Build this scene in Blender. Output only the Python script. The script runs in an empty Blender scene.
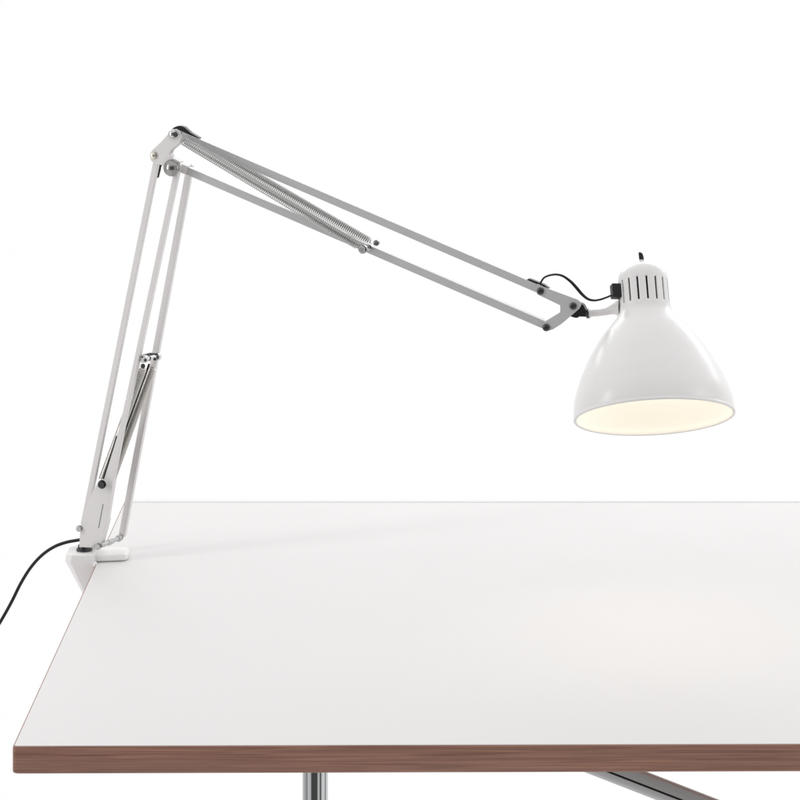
import bpy, bmesh, math, random
from mathutils import Vector, Matrix
random.seed(4)
C = bpy.context.scene.collection
scn = bpy.context.scene
PI = math.pi

# ------------------------------------------------------------------ camera
H = 0.72 + 0.676            # camera height (table top is at 0.72)
F = 2300.0                  # focal length in photograph pixels (800 wide)
CX, CY = 380.0, -58.0       # where the level optical axis meets the photograph
CAM = Vector((0, 0, H))
cd = bpy.data.cameras.new("camera"); cam = bpy.data.objects.new("camera", cd); C.objects.link(cam)
cam.location = CAM; cam.rotation_euler = (PI/2, 0, 0)
cd.sensor_width = 36; cd.lens = 36*F/800
cd.shift_x = (400-CX)/800; cd.shift_y = -(400-CY)/800
cd.clip_start = 0.05; cd.clip_end = 200
scn.camera = cam

# lamp plane: vertical, swung 18 degrees so that the arm comes forward
YAW = math.radians(18)
E = Vector((math.sin(YAW), math.cos(YAW), 0))        # axle direction (away from viewer)
U = Vector((math.cos(YAW), -math.sin(YAW), 0))       # along the arm
B0 = Vector((-0.3155, 2.52, 0.732))                  # swivel pin of the clamp
def ray(px, py): return Vector(((px-CX)/F, 1.0, -(py-CY)/F))
def P(px, py, off=0.0):
    r = ray(px, py)
    return CAM + r*(((B0-CAM).dot(E)+off)/r.dot(E))
def at(px, py, Y): return CAM + ray(px, py)*Y

# ------------------------------------------------------------------ materials
def mat(name, col, rough=.5, metal=0., coat=0., spec=.5, bump=0., bscale=400., var=0., vscale=8., sss=0.):
    m = bpy.data.materials.new(name); m.use_nodes = True
    nt = m.node_tree; b = nt.nodes["Principled BSDF"]
    b.inputs["Base Color"].default_value = (*col, 1); b.inputs["Roughness"].default_value = rough
    b.inputs["Metallic"].default_value = metal; b.inputs["Coat Weight"].default_value = coat
    b.inputs["Coat Roughness"].default_value = .12
    b.inputs["Specular IOR Level"].default_value = spec
    tc = nt.nodes.new("ShaderNodeTexCoord")
    if bump:
        n = nt.nodes.new("ShaderNodeTexNoise"); n.inputs["Scale"].default_value = bscale; n.inputs["Detail"].default_value = 3
        nt.links.new(tc.outputs["Object"], n.inputs["Vector"])
        bp = nt.nodes.new("ShaderNodeBump"); bp.inputs["Strength"].default_value = bump; bp.inputs["Distance"].default_value = .0003
        nt.links.new(n.outputs["Fac"], bp.inputs["Height"]); nt.links.new(bp.outputs["Normal"], b.inputs["Normal"])
    if var:
        n = nt.nodes.new("ShaderNodeTexNoise"); n.inputs["Scale"].default_value = vscale; n.inputs["Detail"].default_value = 5
        nt.links.new(tc.outputs["Object"], n.inputs["Vector"])
        r = nt.nodes.new("ShaderNodeValToRGB")
        r.color_ramp.elements[0].position = .3; r.color_ramp.elements[1].position = .7
        r.color_ramp.elements[0].color = (*[c*(1-var) for c in col], 1); r.color_ramp.elements[1].color = (*[min(1, c*(1+var)) for c in col], 1)
        nt.links.new(n.outputs["Fac"], r.inputs["Fac"]); nt.links.new(r.outputs["Color"], b.inputs["Base Color"])
        mr = nt.nodes.new("ShaderNodeMapRange"); mr.inputs["To Min"].default_value = rough*.85; mr.inputs["To Max"].default_value = min(1, rough*1.15)
        nt.links.new(n.outputs["Fac"], mr.inputs["Value"]); nt.links.new(mr.outputs["Result"], b.inputs["Roughness"])
    return m
M = {}
M['shade']  = mat('white_enamel', (.785, .775, .771), .27, bump=.05, bscale=250, var=.012, vscale=20)
M['inner']  = mat('inner_enamel', (.86, .85, .825), .5, var=.01)
M['clampw'] = mat('white_cast_paint', (.83, .81, .81), .32, bump=.12, bscale=350, var=.02, vscale=40)
M['paint']  = mat('pale_grey_paint', (.72, .70, .695), .38, bump=.08, var=.02, vscale=30)
M['grey']   = mat('silver_grey_paint', (.53, .53, .53), .34, metal=.15, bump=.08, var=.02, vscale=30)
M['steel']  = mat('polished_steel', (.58, .575, .57), .16, metal=1)
M['spring'] = mat('spring_steel', (.48, .48, .475), .25, metal=1)
M['knob'] = mat('satin_steel_knob', (.33, .32, .31), .26, metal=1)
M['spring2']= mat('nickel_spring', (.66, .64, .61), .35, metal=1)
M['bolt']   = mat('dark_screw_metal', (.075, .075, .078), .32, metal=.9)
M['black']  = mat('black_plastic', (.010, .010, .011), .4, spec=.3, bump=.1, bscale=500)
M['rubber'] = mat('black_cable_sheath', (.010, .010, .010), .45, spec=.25)
M['chrome'] = mat('table_chrome', (.50, .51, .515), .06, metal=1)
M['brace']  = mat('brushed_steel', (.50, .505, .51), .35, metal=.45)
M['groove_shade'] = mat('dark_groove_and_shade', (.012, .011, .010), .8, spec=.1)  # black for real grooves and for painted shade
M['lam']    = mat('white_laminate', (.675, .660, .658), .58, spec=.4, bump=.08, bscale=900, var=.012, vscale=9)
M['strip'] = mat('light_grey_strip', (.68, .68, .68), .5)
M['nickel'] = mat('nickel_pin', (.75, .72, .64), .28, metal=1)

def wood():
    m = bpy.data.materials.new('brown_wood_lipping'); m.use_nodes = True
    nt = m.node_tree; b = nt.nodes["Principled BSDF"]; L = nt.links
    tc = nt.nodes.new("ShaderNodeTexCoord"); mp = nt.nodes.new("ShaderNodeMapping")
    mp.inputs["Scale"].default_value = (4.5, 200, 300); mp.inputs["Rotation"].default_value = (0, math.radians(2.6), 0)
    L.new(tc.outputs["Object"], mp.inputs["Vector"])
    n = nt.nodes.new("ShaderNodeTexNoise"); n.inputs["Scale"].default_value = 1.6; n.inputs["Detail"].default_value = 7; n.inputs["Roughness"].default_value = .62
    n.inputs["Distortion"].default_value = .6
    L.new(mp.outputs[0], n.inputs["Vector"])
    r = nt.nodes.new("ShaderNodeValToRGB"); e = r.color_ramp.elements
    e[0].position = .28; e[0].color = (.150, .070, .048, 1)
    e[1].position = .74; e[1].color = (.42, .225, .155, 1)
    x = e.new(.5); x.color = (.275, .138, .100, 1)
    L.new(n.outputs["Fac"], r.inputs["Fac"])
    mp2 = nt.nodes.new("ShaderNodeMapping"); mp2.inputs["Scale"].default_value = (1.8, 20, 26); L.new(tc.outputs["Object"], mp2.inputs["Vector"])
    n2 = nt.nodes.new("ShaderNodeTexNoise"); n2.inputs["Scale"].default_value = 2.2; n2.inputs["Detail"].default_value = 4; L.new(mp2.outputs[0], n2.inputs["Vector"])
    mx = nt.nodes.new("ShaderNodeMix"); mx.data_type = 'RGBA'; mx.blend_type = 'MULTIPLY'; mx.inputs["Factor"].default_value = .45
    r2 = nt.nodes.new("ShaderNodeValToRGB"); r2.color_ramp.elements[0].color = (.62, .6, .6, 1); r2.color_ramp.elements[1].color = (1.2, 1.15, 1.15, 1)
    r2.color_ramp.elements[0].position = .3; r2.color_ramp.elements[1].position = .7
    L.new(n2.outputs["Fac"], r2.inputs["Fac"]); L.new(r.outputs["Color"], mx.inputs[6]); L.new(r2.outputs["Color"], mx.inputs[7])
    L.new(mx.outputs[2], b.inputs["Base Color"]); b.inputs["Roughness"].default_value = .48
    bp = nt.nodes.new("ShaderNodeBump"); bp.inputs["Strength"].default_value = .25; bp.inputs["Distance"].default_value = .0004
    L.new(n.outputs["Fac"], bp.inputs["Height"]); L.new(bp.outputs["Normal"], b.inputs["Normal"])
    return m
M['wood'] = wood()
mb = bpy.data.materials.new('lit_bulb'); mb.use_nodes = True
bb = mb.node_tree.nodes["Principled BSDF"]; bb.inputs["Base Color"].default_value = (1, .95, .85, 1)
bb.inputs["Emission Color"].default_value = (1, .915, .76, 1); bb.inputs["Emission Strength"].default_value = 3.5
M['bulb'] = mb

# ------------------------------------------------------------------ helpers
ORG = {}
def empty(name, loc, label=None, cat=None):
    o = bpy.data.objects.new(name, None); C.objects.link(o); o.location = loc; o.empty_display_size = .05
    if label: o['label'] = label; o['category'] = cat
    ORG[o.name] = Vector(loc); return o
def build(name, bm, m, parent, smooth=True, bevel=0., label=None, segs=2, angle=40):
    bmesh.ops.recalc_face_normals(bm, faces=bm.faces)
    mn = Vector((1e9,)*3); mx = -mn
    for v in bm.verts:
        for i in range(3): mn[i] = min(mn[i], v.co[i]); mx[i] = max(mx[i], v.co[i])
    c = (mn+mx)/2
    for v in bm.verts: v.co -= c
    me = bpy.data.meshes.new(name); 
    if smooth:
        for f in bm.faces: f.smooth = True
    bm.to_mesh(me); bm.free()
    me.materials.append(M[m] if isinstance(m, str) else m)
    if smooth: me.set_sharp_from_angle(angle=math.radians(angle))
    o = bpy.data.objects.new(name, me); C.objects.link(o)
    o.parent = parent; o.location = c - (ORG[parent.name] if parent else Vector((0, 0, 0)))
    ORG[o.name] = c
    if bevel:
        b = o.modifiers.new('bevel', 'BEVEL'); b.width = bevel; b.segments = segs; b.limit_method = 'ANGLE'; b.angle_limit = math.radians(35)
        b.harden_normals = True
    if label: o['label'] = label
    return o
def add_poly(bm, pts, depth, direction=None):
    """extrude a closed outline (world points) along a vector"""
    d = (direction or E)*depth
    a = [bm.verts.new(p) for p in pts]; b = [bm.verts.new(Vector(p)+d) for p in pts]
    bm.faces.new(a); bm.faces.new(b[::-1]); n = len(pts)
    for i in range(n): bm.faces.new((a[i], b[i], b[(i+1) % n], a[(i+1) % n]))
def plate(pix, off, depth):
    bm = bmesh.new(); add_poly(bm, [P(x, y, off) for x, y in pix], depth); return bm
def add_bar(bm, a, b, hw, d0, d1, nrm=None):
    """bar from a to b, half-width hw in the lamp plane, from d0 to d1 along E"""
    n = nrm or E
    t = (b-a).normalized(); s = t.cross(n).normalized()
    add_poly(bm, [a+s*hw+n*d0, a-s*hw+n*d0, b-s*hw+n*d0, b+s*hw+n*d0], d1-d0, n)
def frames(pts):
    pts = [Vector(p) for p in pts]; n = len(pts); T = []
    for i in range(n): T.append((pts[min(i+1, n-1)]-pts[max(i-1, 0)]).normalized())
    up = Vector((0, 0, 1)) if abs(T[0].z) < .9 else Vector((1, 0, 0))
    N = [(up - T[0]*up.dot(T[0])).normalized()]
    for i in range(1, n):
        v = N[-1]-T[i]*N[-1].dot(T[i]); N.append(v.normalized())
    return pts, T, N
def add_tube(bm, pts, r, seg=12, caps=True, flat=1.0):
    pts, T, N = frames(pts); rings = []
    for i, p in enumerate(pts):
        rr = r(i/(len(pts)-1)) if callable(r) else r
        Bn = T[i].cross(N[i])
        rings.append([bm.verts.new(p + N[i]*math.cos(a)*rr + Bn*math.sin(a)*rr*flat) for a in [2*PI*k/seg for k in range(seg)]])
    for a, b in zip(rings, rings[1:]):
        for k in range(seg): bm.faces.new((a[k], a[(k+1) % seg], b[(k+1) % seg], b[k]))
    if caps: bm.faces.new(rings[0][::-1]); bm.faces.new(rings[-1])
def add_lathe(bm, base, axis, prof, seg=32, cap=True, ph=0.):
    """prof: list of (distance along axis, radius)"""
    ax = axis.normalized(); q = Vector((0, 0, 1)) if abs(ax.z) < .9 else Vector((1, 0, 0))
    n = (q-ax*q.dot(ax)).normalized(); b = ax.cross(n); rings = []
    for s, r in prof:
        if r < 1e-6: rings.append([bm.verts.new(base+ax*s)])
        else: rings.append([bm.verts.new(base+ax*s+n*r*math.cos(2*PI*k/seg+ph)+b*r*math.sin(2*PI*k/seg+ph)) for k in range(seg)])
    for a, c in zip(rings, rings[1:]):
        for k in range(seg):
            k2 = (k+1) % seg
            if len(a) == 1 and len(c) == 1: continue
            if len(a) == 1: bm.faces.new((a[0], c[k2], c[k]))
            elif len(c) == 1: bm.faces.new((a[k], a[k2], c[0]))
            else: bm.faces.new((a[k], a[k2], c[k2], c[k]))
    if cap:
        if len(rings[0]) > 1: bm.faces.new(rings[0][::-1])
        if len(rings[-1]) > 1: bm.faces.new(rings[-1])
def spline(pts, n=10):
    pts = [Vector(p) for p in pts]; out = []
    q = [pts[0]*2-pts[1]]+pts+[pts[-1]*2-pts[-2]]
    for i in range(1, len(q)-2):
        for k in range(n):
            t = k/n; a, b, c, d = q[i-1:i+3]
            out.append(.5*((2*b)+(c-a)*t+(2*a-5*b+4*c-d)*t*t+(3*b-a-3*c+d)*t**3))
    out.append(pts[-1]); return out
def add_spring(bm, a, b, R, wire, pitch, seg=14, side=6, ext=.004):
    t = (b-a).normalized(); L = (b-a).length; n = E.cross(t).normalized(); m = t.cross(n)
    L0 = L-2*ext; turns = L0/pitch; k = int(turns*seg); pts = [a]
    for i in range(k+1):
        u = i/k; ang = 2*PI*turns*u
        rr = R*min(1, .35+u*k/seg*.65/1.0)*min(1, .35+(1-u)*k/seg*.65)
        pts.append(a+t*(ext+L0*u)+n*rr*math.cos(ang)+m*rr*math.sin(ang))
    pts.append(b)
    # rings oriented analytically
    rings = []
    for i, p in enumerate(pts):
        T = (pts[min(i+1, len(pts)-1)]-pts[max(i-1, 0)]).normalized()
        N = (t-T*t.dot(T)); N = N.normalized() if N.length > 1e-5 else n
        if N.dot(t) < 0: N = -N
        B_ = T.cross(N)
        rings.append([bm.verts.new(p+N*wire*math.cos(2*PI*j/side)+B_*wire*math.sin(2*PI*j/side)) for j in range(side)])
    for r0, r1 in zip(rings, rings[1:]):
        for j in range(side): bm.faces.new((r0[j], r0[(j+1) % side], r1[(j+1) % side], r1[j]))
def bolt(bm, c, r, h, n=None, dome=.35, seg=24, hexa=False):
    """bolt head at c standing out by h towards the viewer side (-E)"""
    ax = -(n or E)
    if hexa:
        add_lathe(bm, c, ax, [(0, r*1.18), (h*.25, r*1.18)], 24)
        add_lathe(bm, c, ax, [(h*.25, r), (h*.85, r), (h, r*.82)], 6)
    else:
        add_lathe(bm, c, ax, [(0, r), (h*.55, r), (h*.85, r*.8), (h, r*.45), (h*.82, r*.38), (h*.8, 0)], seg)

# ------------------------------------------------------------------ table
TZ = .72; TH = .0235
XL = -.3093; YF = 1.933; YB = 2.786; XR = 1.30; sk = .008
tbl = empty('table', (.45, 2.35, 0), 'white topped work table with a brown wood edge and chrome legs', 'table')
def quad(ins):
    return [(XL+ins, YF+ins), (XR-ins, YF+ins+(XR-XL)*sk), (XR-ins, YB-ins), (XL+ins, YB-ins)]
def rounded(ins, r):
    out = []; q = [Vector((x, y, 0)) for x, y in quad(ins)]
    for i in range(4):
        p, a, b = q[i], (q[i-1]-q[i]).normalized(), (q[(i+1) % 4]-q[i]).normalized()
        s, e = p+a*r, p+b*r
        for k in range(7):
            t = k/6; out.append(s*(1-t)**2+p*2*t*(1-t)+e*t*t)
    return out
# laminate sheet
bm = bmesh.new(); add_poly(bm, [Vector((p.x, p.y, TZ-.0022)) for p in rounded(.00145, .003)], .0022, Vector((0, 0, 1)))
top = build('tabletop', bm, 'lam', tbl, smooth=False, bevel=.0005, segs=2)
# wood lipping: a ring with rounded arrises
bm = bmesh.new(); ringsv = []
prof = []
for k in range(5): a = k/4*PI/2; prof.append((.0010-.0010*math.cos(PI/2-a), TZ-.0004-.0030+.0030*math.cos(a)))
for k in range(5): a = k/4*PI/2; prof.append((.002-.002*math.cos(a), TZ-TH+.002-.002*math.sin(a)))
prof = [(.0014, TZ-.0004)]+prof+[(.02, TZ-TH), (.02, TZ-.003), (.0014, TZ-.003)]
for ins, z in prof: ringsv.append([bm.verts.new((p.x, p.y, z)) for p in rounded(ins, .0045)])
m_ = len(ringsv[0])
for i in range(len(ringsv)):
    a, b = ringsv[i], ringsv[(i+1) % len(ringsv)]
    for k in range(m_): bm.faces.new((a[k], a[(k+1) % m_], b[(k+1) % m_], b[k]))
build('edge_band', bm, 'wood', tbl)
bm = bmesh.new(); add_poly(bm, [Vector((p.x, p.y, TZ-TH+.001)) for p in rounded(.0205, .003)], TH-.0035, Vector((0, 0, 1)))
build('core_board', bm, 'wood', tbl, smooth=False)
bm = bmesh.new(); add_poly(bm, [Vector((XL+.004, YB-.0115, TZ)), Vector((XR-.004, YB-.0115, TZ)), Vector((XR-.004, YB-.0012, TZ)), Vector((XL+.004, YB-.0012, TZ))], .0006, Vector((0, 0, 1)))
build('rear_edge_strip', bm, 'strip', tbl, smooth=False)
# chrome leg with top flange
LY = 2.16; lx = (315.3-CX)/F*LY; lr = 13.0/F*LY
bm = bmesh.new()
add_lathe(bm, Vector((lx, LY, 0)), Vector((0, 0, 1)), [(0, lr*.9), (.004, lr*1.05), (.02, lr*1.05), (.024, lr*.93), (.3, lr*.95), (TZ-TH-.004, lr)], 64)
leg = build('leg', bm, 'chrome', tbl)
bm = bmesh.new(); add_lathe(bm, Vector((lx, LY, TZ-TH-.004)), Vector((0, 0, 1)), [(0, lr*2.3), (.0035, lr*2.3)], 40)
build('mounting_plate', bm, 'chrome', leg)
# diagonal brace: two flat rounded rails with a dark slot
BY = 2.25
def bpt(x, y): return at(x, y, BY)
a_lo, b_lo = (330, 673), (1010, 937)     # centre line of the brace in the frame plane
dirv = (bpt(*b_lo)-bpt(*a_lo)).normalized(); sd = Vector((0, 1, 0)).cross(dirv).normalized()
mid = bpt(649.5, 785)
def rail(off, hw, dep):
    bm = bmesh.new(); rings = []
    sec = []
    for k in range(16):
        a = 2*PI*k/16; c, s = math.cos(a), math.sin(a)
        sec.append((math.copysign(abs(c)**.45, c)*hw, math.copysign(abs(s)**.45, s)*dep))
    for t in (-.30, .42):
        rings.append([bm.verts.new(mid+dirv*t+sd*(off+u)+Vector((0, v, 0))) for u, v in sec])
    for k in range(16): bm.faces.new((rings[0][k], rings[0][(k+1) % 16], rings[1][(k+1) % 16], rings[1][k]))
    bm.faces.new(rings[0]); bm.faces.new(rings[1][::-1]); return bm
br = build('brace', rail(0, .0108, .0045), 'brace', tbl)
build('groove_strip', rail(.0012, .0011, .0052), 'groove_shade', br)

# ------------------------------------------------------------------ desk lamp
lamp = empty('desk_lamp', (B0.x, B0.y, TZ), 'white balanced arm desk lamp clamped to the table corner, its bell shade lit', 'desk lamp')

# clamp: tapering body hung outside the table edge, with a bar lying on the table
def loft(bm, secs):
    rr = [[bm.verts.new(p) for p in s] for s in secs]
    for a, b in zip(rr, rr[1:]):
        n = len(a)
        for k in range(n): bm.faces.new((a[k], a[(k+1) % n], b[(k+1) % n], b[k]))
    bm.faces.new(rr[0][::-1]); bm.faces.new(rr[-1])
def sect(x0, x1, y0, y1, z, ch=.006):
    return [Vector(p) for p in ((x0+ch, y0, z), (x1, y0, z), (x1, y1, z), (x0+ch, y1, z), (x0, y1-ch, z), (x0, y0+ch, z))]
bm = bmesh.new()
XE = XL-.0006
loft(bm, [sect(XE-.006, XE, B0.y-.012, B0.y+.012, TZ-.052, .002), sect(XE-.0335, XE, B0.y-.019, B0.y+.022, TZ+.001, .007), sect(XE-.0325, XE, B0.y-.0185, B0.y+.022, TZ+.0095, .007)])
clamp = build('clamp', bm, 'clampw', lamp, bevel=.0022, segs=3)
bm = bmesh.new()
loft(bm, [[Vector((XE-.016, B0.y-.0178, TZ+z)), Vector((XE+.0325, B0.y-.010, TZ+z)), Vector((XE+.0345, B0.y-.004, TZ+z)), Vector((XE+.0345, B0.y+.014, TZ+z)), Vector((XE+.030, B0.y+.021, TZ+z)), Vector((XE-.016, B0.y+.0213, TZ+z))] for z in (.0005, .0078)])
build('clamp_jaw', bm, 'clampw', clamp, bevel=.0022, segs=3)
bm = bmesh.new(); add_lathe(bm, Vector((XE+.0006, B0.y-.0205, TZ-.003)), Vector((0, 0, 1)), [(0, .001), (.001, .0022), (.003, .0024), (.005, .0018), (.006, 0)], 16)
build('set_screw', bm, 'clampw', clamp)
bm = bmesh.new()                     # lower jaw and clamping screw under the board
add_poly(bm, [Vector((XE-.005, B0.y-.011, TZ-.060)), Vector((XE+.04, B0.y-.011, TZ-.060)), Vector((XE+.04, B0.y+.011, TZ-.060)), Vector((XE-.005, B0.y+.011, TZ-.060))], .007, Vector((0, 0, 1)))
build('lower_jaw', bm, 'clampw', clamp, bevel=.0015)
bm = bmesh.new(); add_lathe(bm, Vector((XE+.026, B0.y, TZ-.095)), Vector((0, 0, 1)), [(0, .009), (.008, .009), (.009, .0035), (.068, .0035), (.0682, .010), (.0712, .010)], 24)
build('clamp_screw', bm, 'steel', clamp)
# swivel collar
bm = bmesh.new(); add_lathe(bm, Vector((-.3238, B0.y, TZ+.0094)), Vector((0, 0, 1)), [(0, .0088), (.0022, .0088), (.0026, .0075), (.006, .0070)], 36)
build('swivel_collar', bm, 'bolt', clamp)

# base sleeve: folded sheet channel, front face + right flange
OF = -.016      # front rod plane
OR = .022       # rear rod plane
sl = [(79.0, 547.2), (80.2, 529), (84.0, 512), (92.6, 492), (97.5, 483), (103.0, 478), (116.2, 438), (126.8, 398), (130.8, 398), (121.5, 440), (113.5, 480), (106.8, 520), (99.6, 547.9)]
bm = bmesh.new()
fr = [P(x, y, OF) for x, y in sl]; add_poly(bm, fr, .0014)
rt = [(130.8, 398), (121.5, 440), (113.5, 480), (106.8, 520), (99.6, 547.9)]
for i in range(len(rt)-1):
    a, b = P(*rt[i], OF+.0013), P(*rt[i+1], OF+.0013)
    t = (b-a).normalized(); s = E.cross(t).normalized()
    if s.dot(U) > 0: s = -s
    dp0 = (.0045, .006, .009, .012)[i]
    add_poly(bm, [a, b, b+s*.0012, a+s*.0012], dp0)
sleeve = build('base_sleeve', bm, 'paint', lamp, smooth=False, bevel=.0005)
bm = bmesh.new(); add_poly(bm, [P(x, y, OR-.004) for x, y in [(83, 545), (85, 520), (94, 500), (104, 490), (106, 520), (103, 543)]], .0014)
build('sleeve_back', bm, 'paint', sleeve, smooth=False, bevel=.0004)
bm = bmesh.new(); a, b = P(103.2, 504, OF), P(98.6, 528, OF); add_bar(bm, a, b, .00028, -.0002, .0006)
build('sleeve_slit_and_shade', bm, 'groove_shade', sleeve, smooth=False)
bm = bmesh.new(); a, b = P(116.6, 436.0, OF), P(103.4, 479, OF); add_bar(bm, a, b, .0007, -.0002, .0016)  # not a slit: dark strip painting the shade along the sleeve's left edge
build('sleeve_slit_and_shade', bm, 'groove_shade', sleeve, smooth=False)
bm = bmesh.new(); add_tube(bm, [P(149.2, 364, .002), P(107, 480, .0)], .0011, 8); build('spring_gap_shade', bm, 'groove_shade', lamp)  # no real rod: dark tube added as the shade between the springs

def hexbolt(name, px, py, off, r, h, m, parent, hexa=False):
    bm = bmesh.new(); bolt(bm, P(px, py, off), r, h, hexa=hexa); return build(name, bm, m, parent)
hexbolt('pivot_bolt', 79.6, 528.3, OF-.0001, .0030, .0042, 'steel', sleeve, True)
hexbolt('pivot_bolt', 98.2, 546.2, OF-.0001, .0032, .0045, 'steel', sleeve, True)
hexbolt('pivot_bolt', 94.6, 546.6, OF-.0001, .0020, .006, 'steel', sleeve)
hexbolt('spring_bolt', 102.2, 484.3, OF-.006, .0040, .0045, 'bolt', sleeve, True)
bm = bmesh.new(); c0 = P(102.2, 484.3, OF-.006); add_tube(bm, [c0, c0+E*.012], .0014, 10); build('spring_pin', bm, 'steel', sleeve)

def rod(name, a, b, oa, hw, depth, m, parent=lamp, ob=None, bev=.0008):
    A, B = P(*a, oa), P(*b, oa if ob is None else ob)
    bm = bmesh.new(); t = (B-A).normalized(); s = t.cross(E).normalized()
    # folded channel: front web with two flanges, open to the back
    w = .0011
    sec = [(-hw, 0), (hw, 0), (hw, depth), (hw-w, depth), (hw-w, w), (-hw+w, w), (-hw+w, depth), (-hw, depth)]
    r0 = [bm.verts.new(A+s*x+E*y) for x, y in sec]; r1 = [bm.verts.new(B+s*x+E*y) for x, y in sec]; n = len(sec)
    for k in range(n): bm.faces.new((r0[k], r0[(k+1) % n], r1[(k+1) % n], r1[k]))
    bm.faces.new(r0); bm.faces.new(r1[::-1])
    return build(name, bm, m, parent, bevel=bev, segs=2)
# lower arm
rod('arm_rod', (156.4, 158), (82.9, 525), OF+.0016, .0031, .0058, 'paint')
rod('arm_rod', (176.2, 171), (127.6, 400), OF+.0002, .0026, .0075, 'paint')
rod('arm_rod', (127.4, 401), (98.5, 543), OF+.0018, .0028, .0045, 'paint')
rod('arm_rod', (188.4, 171), (121.2, 536.5), OR, .0036, .0062, 'paint')
# axle at the bottom
bm = bmesh.new(); a = P(101.5, 545.5, OF); b = P(120.6, 537.5, OR-.001)
add_tube(bm, [a, b], .0024, 16)
ax = (b-a)
for t0, t1, r in ((.30, .58, .0032), (.84, .97, .0038)):
    add_tube(bm, [a+ax*t0, a+ax*(t0+.03), a+ax*(t1-.03), a+ax*t1], lambda u, r=r: r if .1 < u < .9 else r*.8, 20)
build('bottom_axle', bm, 'grey', lamp)
bm = bmesh.new(); bolt(bm, P(120.3, 537.3, OR-.0012), .0031, .0030, hexa=True); build('axle_bolt', bm, 'steel', lamp)

# upper arm rods, centred in the lamp plane
rod('arm_rod', (176, 133.2), (541, 290.4), -.0045, .0041, .009, 'grey')
rod('arm_rod', (184, 169.6), (546.5, 326.2), -.0045, .0041, .009, 'grey')
# short light grey end sleeve at the elbow
bm = bmesh.new(); a = P(180.0, 168.0, -.006); b = P(186.3, 170.7, -.006); add_bar(bm, a, b, .0046, 0, .012); build('rod_collar', bm, 'paint', lamp, bevel=.0008)

# elbow bracket
OE = OF-.0022
el = [(172.0, 129.3), (169.4, 132.3), (160.5, 142.2), (152.3, 149.8), (149.6, 153.5), (149.6, 157.6), (151.4, 161.4), (156.6, 164.2), (161.8, 165.2), (164.6, 168.4), (170.0, 175.2), (177.0, 175.0), (180.6, 169.6), (180.0, 162.0), (171.2, 157.2), (169.6, 153.6), (170.8, 150.6), (179.2, 143.6), (181.6, 138.4), (180.2, 132.2), (176.6, 129.0)]
bm = bmesh.new(); add_poly(bm, [P(x, y, OE) for x, y in el], .0016)
elbow = build('elbow_bracket', bm, 'paint', lamp, smooth=False, bevel=.0006)
bm = bmesh.new()
fl = [(180.4, 140.5), (179.2, 143.6), (170.8, 150.6), (169.6, 153.6), (171.2, 157.2), (180.0, 162.0)]
for i in range(len(fl)-1):
    a, b = P(*fl[i], OE+.0016), P(*fl[i+1], OE+.0016); t = (b-a).normalized(); s = t.cross(E).normalized()
    if s.dot(U) > 0: s = -s
    add_poly(bm, [a, b, b+s*.0012, a+s*.0012], .010)
build('elbow_flange', bm, 'grey', elbow, smooth=False, bevel=.0003)
bm = bmesh.new(); add_poly(bm, [P(x, y, .020) for x, y in [(172, 136), (160, 148), (158, 160), (166, 165), (170, 150), (178, 140)]], .0015)
build('bracket_back', bm, 'paint', elbow, smooth=False, bevel=.0003)
# pivot pin (nickel) and washers
c = P(153.7, 155.4, OE)
bm = bmesh.new(); add_lathe(bm, c, -E, [(0, .0043), (.0008, .0043), (.0009, .0030), (.0028, .0029), (.0036, .0018), (.0037, 0)], 28)
build('pivot_pin', bm, 'nickel', elbow)
# top pivot: steel disc and spring hanger
c = P(173.0, 134.0, OE)
bm = bmesh.new(); add_lathe(bm, c, -E, [(0, .0048), (.002, .0048), (.0034, .0041), (.0044, .0025), (.0048, 0)], 28)
build('pivot_bolt', bm, 'steel', elbow)
c = P(175.4, 134.4, OE-.0046); bm = bmesh.new(); bolt(bm, c, .0024, .003, hexa=True); build('pivot_nut', bm, 'bolt', elbow)
hexbolt('hanger_screw', 180.2, 132.9, -.0049, .0014, .0010, 'bolt', elbow)
# big domed tension knob
c = P(172.2, 167.8, OE); bm = bmesh.new()
add_lathe(bm, c, -E, [(0, .0070), (.0008, .0088), (.0020, .0092), (.0034, .0088), (.0052, .0074), (.0066, .0055), (.0076, .0035), (.0081, .0017), (.0082, 0)], 48)
build('tension_knob', bm, 'knob', lamp)
bm = bmesh.new(); c = P(191.4, 166.6, OR-.001); add_lathe(bm, c, -E, [(0, .0026), (.003, .0026), (.0036, .0015), (.0037, 0)], 20)
a = P(172.2, 167.8, OE+.002); add_tube(bm, [a, c], .0016, 12); build('elbow_axle', bm, 'paint', lamp)
# black plastic elbow cover with tail on the upper rod
cov = [(166.4, 138.2), (168.0, 134.0), (170.4, 130.3), (173.6, 127.4), (177.4, 125.9), (180.8, 125.9), (184.2, 127.2), (187.2, 130.0), (190.6, 133.0), (199.4, 138.2), (196, 139.4), (186, 136.5), (180, 140.0), (172, 140)]
bm = plate(cov, -.0035, .008); build('elbow_cover', bm, 'black', lamp, bevel=.0008)
# cable passing inside the elbow
bm = bmesh.new(); add_tube(bm, spline([P(170, 150, .0), P(163, 158, -.002), P(159.4, 165, -.004), P(158.2, 170, -.004), P(157.4, 173, -.0035), P(156.6, 176.5, -.002)], 8), .0028, 14)
build('elbow_cable', bm, 'rubber', lamp)

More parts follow.
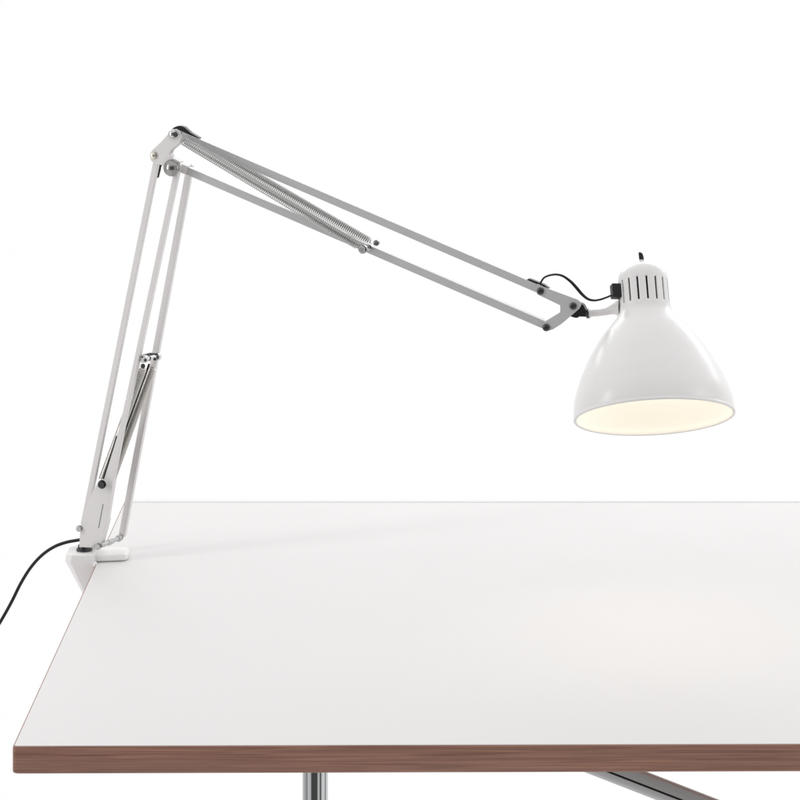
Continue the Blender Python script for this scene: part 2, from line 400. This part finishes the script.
# springs of the upper arm
bm = bmesh.new(); add_spring(bm, P(179.5, 138.6, -.0165), P(362.6, 248.0, -.0165), .0043, .00058, .00225)
build('tension_spring', bm, 'spring', lamp)
bm = bmesh.new(); add_spring(bm, P(187.5, 135.6, .0145), P(374.0, 244.0, .0145), .0043, .00058, .00225)
build('tension_spring', bm, 'spring', lamp)
bm = bmesh.new(); a = P(363.0, 248.6, -.021); b = P(376.0, 244.2, .021)
add_tube(bm, [a, b], .0016, 14)
sb = build('spring_crossbar', bm, 'steel', lamp)
bm = bmesh.new(); bolt(bm, P(362.7, 249.2, -.020), .0040, .0036, hexa=True); add_lathe(bm, P(363.4, 249.0, -.0195), E, [(0, .0036), (.003, .0036)], 24); build('crossbar_bolt', bm, 'steel', sb)
bm = bmesh.new(); add_lathe(bm, P(369.4, 247.0, -.0048), -E, [(0, .0036), (.0025, .0034), (.003, .0022)], 20); build('spacer', bm, 'steel', sb)
bm = bmesh.new(); add_lathe(bm, P(376.2, 243.0, .018), E, [(0, .0032), (.0045, .0032), (.006, .0018), (.0062, 0)], 20); build('crossbar_bolt', bm, 'steel', sb)
# springs of the lower arm, tight coils
bm = bmesh.new(); add_spring(bm, P(144.6, 364.5, -.0035), P(100.6, 484, -.0075), .0038, .00062, .00135, seg=12, side=5)
build('tension_spring', bm, 'spring2', lamp)
bm = bmesh.new(); add_spring(bm, P(153.6, 364, .012), P(110.5, 482, .008), .0043, .00062, .00135, seg=12, side=5)
build('tension_spring', bm, 'spring2', lamp)
bm = bmesh.new(); a = P(143.4, 359.0, -.012); b = P(158.0, 356.6, .0205)
add_tube(bm, [a, b], .0026, 16)
for t0, t1, r in ((-.03, .12, .0042), (.34, .62, .0034), (.84, 1.0, .0044)):
    add_tube(bm, [a+(b-a)*t0, a+(b-a)*t1], r, 20)
cb = build('spring_crossbar', bm, 'steel', lamp)
bm = bmesh.new(); add_tube(bm, [P(142.6, 357.2, -.013), P(143.2, 355.4, -.008), P(150, 353.8, 0), P(157.2, 354.2, .018), P(158.6, 357.5, .020)], .0012, 8)
build('retaining_clip', bm, 'bolt', cb)
bm = bmesh.new(); bolt(bm, P(143.0, 366, -.015), .0022, .002, hexa=True); bolt(bm, P(145.6, 360, -.0135), .0017, .002); bolt(bm, P(155.2, 359, .008), .0018, .002); build('crossbar_bolt', bm, 'bolt', cb)

# fork bracket at the head
fk = [(537.5, 283.9), (545.0, 287.6), (577.5, 299.6), (580.6, 302.2), (581.2, 305.4), (579.4, 308.6), (571.4, 315.6), (561.5, 324.0), (553.0, 329.4), (547.2, 331.2), (543.4, 329.8), (543.0, 325.0), (546.2, 320.6), (560.0, 312.2), (560.0, 305.4), (545.0, 298.2), (537.2, 294.6), (535.4, 289.4)]
bm = plate(fk, -.0062, .0015); fork = build('fork_bracket', bm, 'grey', lamp, smooth=False, bevel=.0005)
bm = plate(fk, .0052, .0015); build('fork_back', bm, 'grey', fork, smooth=False, bevel=.0004)
hexbolt('fork_bolt', 540.6, 291.0, -.0063, .0036, .0022, 'bolt', fork)
hexbolt('fork_bolt', 573.2, 306.0, -.0063, .0036, .0022, 'bolt', fork)
hexbolt('fork_bolt', 546.3, 327.4, -.0063, .0038, .0026, 'bolt', fork)
kn = [(574, 303.0), (581.0, 303.6), (583.4, 305.4), (585.4, 309.4), (588.6, 312.0), (588.6, 316.2), (585.0, 317.0), (578.6, 316.8), (577.4, 318.2), (574.8, 318.0), (570.6, 316.8), (568, 313)]
bm = plate(kn, -.0045, .009); build('swivel_joint', bm, 'black', lamp, bevel=.001)
# stem
bm = bmesh.new(); st = [(587.4, 313.6), (588.8, 313.5), (589.4, 313.4), (600, 312.6), (607, 311.4), (611, 309.8), (615, 308.8), (618.2, 308.4), (620.6, 308.4)]
rad = [.0046, .0046, .0036, .0036, .0038, .0046, .0062, .0084, .0112]
pts = [P(x, y, 0) for x, y in st]
add_tube(bm, pts, lambda u: rad[min(len(rad)-1, int(round(u*(len(rad)-1))))], 28)
stem = build('stem', bm, 'paint', lamp, angle=60)
bm = bmesh.new(); add_tube(bm, [P(586.6, 313.8), P(587.6, 313.7), P(589.2, 313.5)], .0048, 24); build('stem_collar', bm, 'bolt', stem)

# ---- shade
Cc = P(654.5, 418.6, 0)
view = (Cc-CAM).normalized()
sc = F/Cc.y                                   # pixels per metre at the shade
# axis: projects along the measured lean and opens 12.3 degrees towards the viewer
best = None
for i in range(0, 500):
    ty = .2+.0008*i       # tan-like slope away from viewer
    # find ax so that the projection leans right
    lean = 13.0/157.0
    # px = F*(X+t ax)/(Y+t ay): d px = F/Y*(ax - X/Y ay); d py = -F/Y*(az - Zr/Y ay)
    X, Y, Zr = Cc.x, Cc.y, Cc.z-H
    ay = ty; az = 1.0
    dpy = (az-Zr/Y*ay); axx = -lean*dpy+X/Y*ay
    A = Vector((axx, ay, az)).normalized()
    s = A.dot(view)
    d = abs(s-math.sin(math.radians(12.6)))
    if best is None or d < best[0]: best = (d, A)
A = best[1]
Cc = P(654.5, 418.6, -(A.dot(E))*112/(.977*sc)); sc = F/Cc.y
K = 1/(.977*sc)*1.0                              # photograph pixels along the axis -> metres
Rk = 1/sc
op = [(5.5, 80.4), (14, 79.9), (22.5, 78.2), (32, 75.0), (42, 71.0), (54, 65.0), (65, 58.8), (77, 50.8), (88, 42.2), (96, 34.8), (101, 30.4), (104.5, 27.9), (107.5, 26.7), (111, 26.1)]
def cat(pr, n=5):
    q = spline([Vector((a, b, 0)) for a, b in pr], n); return [(v.x, v.y) for v in q]
outer = cat(op)
outer = [(s*K, r*Rk) for s, r in outer]
th = .0012
lip = []
rc = .0015; r0 = outer[0][1]-.0008
for k in range(11):
    a = PI*.12 + k/10*PI*1.45
    lip.append((rc*math.cos(a)+.002, r0+rc*math.sin(a)-.0002))
inner = [(s, max(r-th, .02)) for s, r in outer]
bm = bmesh.new()
add_lathe(bm, Cc, A, outer[::-1]+lip+inner[1:], 160, cap=False)
shade = build('shade', bm, 'shade', lamp, angle=70)
# inside lining: thin coat surface just inside the shade wall
bm = bmesh.new(); add_lathe(bm, Cc, A, [(.0012, outer[0][1]-.0024), (.0030, outer[0][1]-.0027), (.0045, outer[0][1]-.0023)]+[(s, max(r-th-.0006, .019)) for s, r in outer[1:]], 160, cap=False)
lining = build('inner_lining', bm, 'inner', shade, angle=70)
# ---- slotted cap
NS = 17; seg = NS*8
zc = [106.5, 110.5, 115.0, 119.6, 120.6, 142.0, 143.0]
capprof = [(s*K, 26.0*Rk) for s in (102.5, 107, 111)] 
zt, zb = 113.6*K, 137.0*K
capprof += [(zb-(zb-zt), 25.8*Rk)]
capprof += [(zt+(zb-zt)*k/6, 25.7*Rk) for k in range(1, 7)]
dome = [(140.5, 25.6), (144.5, 24.9), (147.5, 23.2), (150.5, 20.3), (153.5, 16.0), (155.8, 11.4), (157.2, 6.2), (157.6, 3.0)]
capprof += [(s*K, r*Rk) for s, r in dome] + [(157.8*K, 0)]
ax_ = A; qv = Vector((0, 0, 1)); n_ = (qv-ax_*qv.dot(ax_)).normalized(); b_ = ax_.cross(n_)
# angle of the direction facing the camera
tocam = -(view-ax_*view.dot(ax_)).normalized()
right = ax_.cross(tocam).normalized()
if right.x < 0: right = -right
bm = bmesh.new(); rings = []
per = 2*PI/NS; sw = math.radians(4.3)
angs = []
for k in range(NS):
    c0 = math.radians(8.2)+k*per
    angs += [c0-sw/2, c0+sw/2]+[c0+sw/2+(per-sw)*j/6 for j in range(1, 6)]
nS = 7
for s, r in capprof:
    if r < 1e-6: rings.append([bm.verts.new(Cc+ax_*s)])
    else: rings.append([bm.verts.new(Cc+ax_*s+tocam*r*math.cos(a)+right*r*math.sin(a)) for a in angs])
i0, i1 = 3, 9      # rows spanning the slots
for i, (a, c) in enumerate(zip(rings, rings[1:])):
    for k in range(len(angs)):
        k2 = (k+1) % len(angs)
        if i0 <= i < i1 and k % nS == 0: continue
        if len(c) == 1: bm.faces.new((a[k], a[k2], c[0]))
        else: bm.faces.new((a[k], a[k2], c[k2], c[k]))
cap = build('slotted_cap', bm, 'shade', lamp, angle=50)
so = cap.modifiers.new('wall', 'SOLIDIFY'); so.thickness = .0011; so.offset = -1
# socket inside the cap
bm = bmesh.new(); add_lathe(bm, Cc, A, [(100*K, .0190), (142*K, .0190), (147*K, .012)], 40)
build('bulb_socket', bm, 'black', cap)
bm = bmesh.new(); add_lathe(bm, Cc, A, [(36*K, 0), (37*K, .010), (42*K, .021), (52*K, .029), (62*K, .030), (74*K, .026), (86*K, .019), (99*K, .0135)], 40)
build('bulb', bm, 'bulb', lamp)
# toggle switch on top
tp = Cc+A*157.2*K
bm = bmesh.new(); add_lathe(bm, tp, A, [(0, .0042), (.0012, .0040), (.0022, .0030), (.003, .0026)], 24); nut = build('switch_nut', bm, 'steel', lamp)
bm = bmesh.new(); rt_ = right
pr = [(-.0022, .002), (.0026, .002), (.0026, .0060), (.0018, .0095), (.0, .0112), (-.0024, .0112)]
add_poly(bm, [tp+rt_*x+ax_*y+tocam*.0018 for x, y in pr], .0036, -tocam); build('switch_lever', bm, 'black', nut, bevel=.0006)
# black cable entry box on the left of the cap
cc = Cc+A*127.6*K; lf = -right
bm = bmesh.new(); dirb = (lf*.96+tocam*.28).normalized(); sdv = ax_.cross(dirb).normalized()
w_, h_ = .0052, .0072
add_poly(bm, [cc+dirb*.0215+sdv*x+ax_*y for x, y in ((-w_, -h_), (w_, -h_), (w_, h_), (-w_, h_))], .0128, dirb)
box = build('cable_box', bm, 'black', lamp, bevel=.0012, segs=3)
# short cable from arm to shade
endp = cc+dirb*.0345-ax_*.0045
cp = [P(534, 282.0, .0), P(539.5, 283.6, -.001), P(544.5, 277.4, -.003), P(553.5, 274.6, -.005), P(562, 275.7, -.006), P(570, 281, -.006), P(576, 287.2, -.006), P(582, 294.2, -.006), P(588, 299.0, -.008), P(594, 300.4, -.009), P(600, 299.6, -.010)]
bm = bmesh.new(); pp = spline(cp+[P(605.5, 297.8, -.010), endp, endp-dirb*.004], 8)
add_tube(bm, pp, lambda u: .0010+.0007*math.exp(-((u-.48)/.16)**2), 12)
build('shade_cable', bm, 'rubber', lamp)
bm = plate([(526.8, 279.2), (529.5, 279.0), (543.6, 284.6), (549.0, 288.6), (547, 289.4), (527.2, 280.8)], -.0035, .007); build('cable_clip', bm, 'black', lamp, bevel=.0006)
# mains cable leaving the base and dropping to the left
cp = [P(86, 539.0, .004), P(77.5, 540.2, .004), P(66, 542.4, .002), P(54, 546.9), P(42, 555.2), P(31, 567.2), P(21, 583.0), P(11, 603.0), P(0, 622.5), P(-14, 645), P(-30, 690), P(-34, 760), P(-24, 900), P(-20, 1020)]
bm = bmesh.new(); add_tube(bm, spline(cp, 8), .0018, 14, flat=1.25); build('power_cable', bm, 'rubber', lamp)

# ------------------------------------------------------------------ studio light
w = bpy.data.worlds.new("World"); scn.world = w; w.use_nodes = True
nt = w.node_tree; L = nt.links; bg = nt.nodes["Background"]
tc = nt.nodes.new("ShaderNodeTexCoord"); sp = nt.nodes.new("ShaderNodeSeparateXYZ"); L.new(tc.outputs["Generated"], sp.inputs[0])
def mth(op, a, b=None):
    n = nt.nodes.new("ShaderNodeMath"); n.operation = op
    for i, v in enumerate((a, b)):
        if v is None: continue
        if isinstance(v, (int, float)): n.inputs[i].default_value = v
        else: L.new(v, n.inputs[i])
    return n.outputs[0]
x, y, z = sp.outputs
az = mth('ARCTAN2', x, mth('MULTIPLY', y, -1))           # 0 = straight behind the camera, + = camera right
u = mth('ADD', mth('DIVIDE', az, 2*PI), .5)
rp = nt.nodes.new("ShaderNodeValToRGB"); L.new(u, rp.inputs[0])
def deg(a): return a/360+.5
stops_ = [(-180, 1.0), (-98, 1.0), (-94, .25), (-74, .25), (-70, 1.0), (-42, .9), (-32, .10), (18, .10), (26, .85), (40, .85), (43, .15), (56, .15), (60, .9), (92, .9), (96, .3), (116, .3), (122, 1.0), (180, 1.0)]
stops = [(-180, 1.0), (-140, .9), (-96, .6), (-74, .3), (-70, .9), (-42, .8), (-32, .10), (18, .10), (26, .8), (40, .8), (43, .15), (56, .15), (60, 1.0), (92, 1.12), (96, .5), (112, .5), (118, 1.12), (150, 1.1), (180, 1.0)]
e = rp.color_ramp.elements
e[0].position = 0; e[0].color = (1, 1, 1, 1); e[1].position = 1; e[1].color = (1, 1, 1, 1)
for a, v in stops[1:-1]:
    q = e.new(deg(a)); q.color = (v, v, v, 1)
# dark bands added to the world for chrome reflections; white high up and low down
el_ = nt.nodes.new("ShaderNodeMapRange"); el_.interpolation_type = 'SMOOTHSTEP'
L.new(mth('ABSOLUTE', z), el_.inputs["Value"]); el_.inputs["From Min"].default_value = .38; el_.inputs["From Max"].default_value = .52
mx = nt.nodes.new("ShaderNodeMix"); mx.data_type = 'RGBA'
L.new(el_.outputs[0], mx.inputs[0]); L.new(rp.outputs[0], mx.inputs[6]); mx.inputs[7].default_value = (1, 1, 1, 1)
L.new(mx.outputs[2], bg.inputs[0]); bg.inputs[1].default_value = 1.02

def area(name, loc, target, sx, sy, energy, col=(1, 1, 1)):
    ld = bpy.data.lights.new(name, 'AREA'); ld.shape = 'RECTANGLE'; ld.size = sx; ld.size_y = sy; ld.energy = energy; ld.color = col
    o = bpy.data.objects.new(name, ld); C.objects.link(o); o.location = loc
    o.rotation_euler = (Vector(target)-Vector(loc)).to_track_quat('-Z', 'Y').to_euler(); return o
area('studio_strip_light', (-1.25, 2.05, 1.25), (.27, 2.4, .95), .16, .9, 4.2, (1, .99, .98))
area('studio_softbox', (1.75, 1.65, 1.35), (.27, 2.4, .95), .6, .9, 3.5, (1, .99, .985))
area('rear_softbox', (.5, 3.3, 1.5), (.45, 2.62, .72), 2.4, .3, 6.5, (1, 1, 1))

scn.view_settings.view_transform = 'Standard'; scn.view_settings.look = 'None'; scn.view_settings.exposure = 0; scn.view_settings.gamma = 1
scn.render.engine = 'CYCLES'
scn.cycles.max_bounces = 8
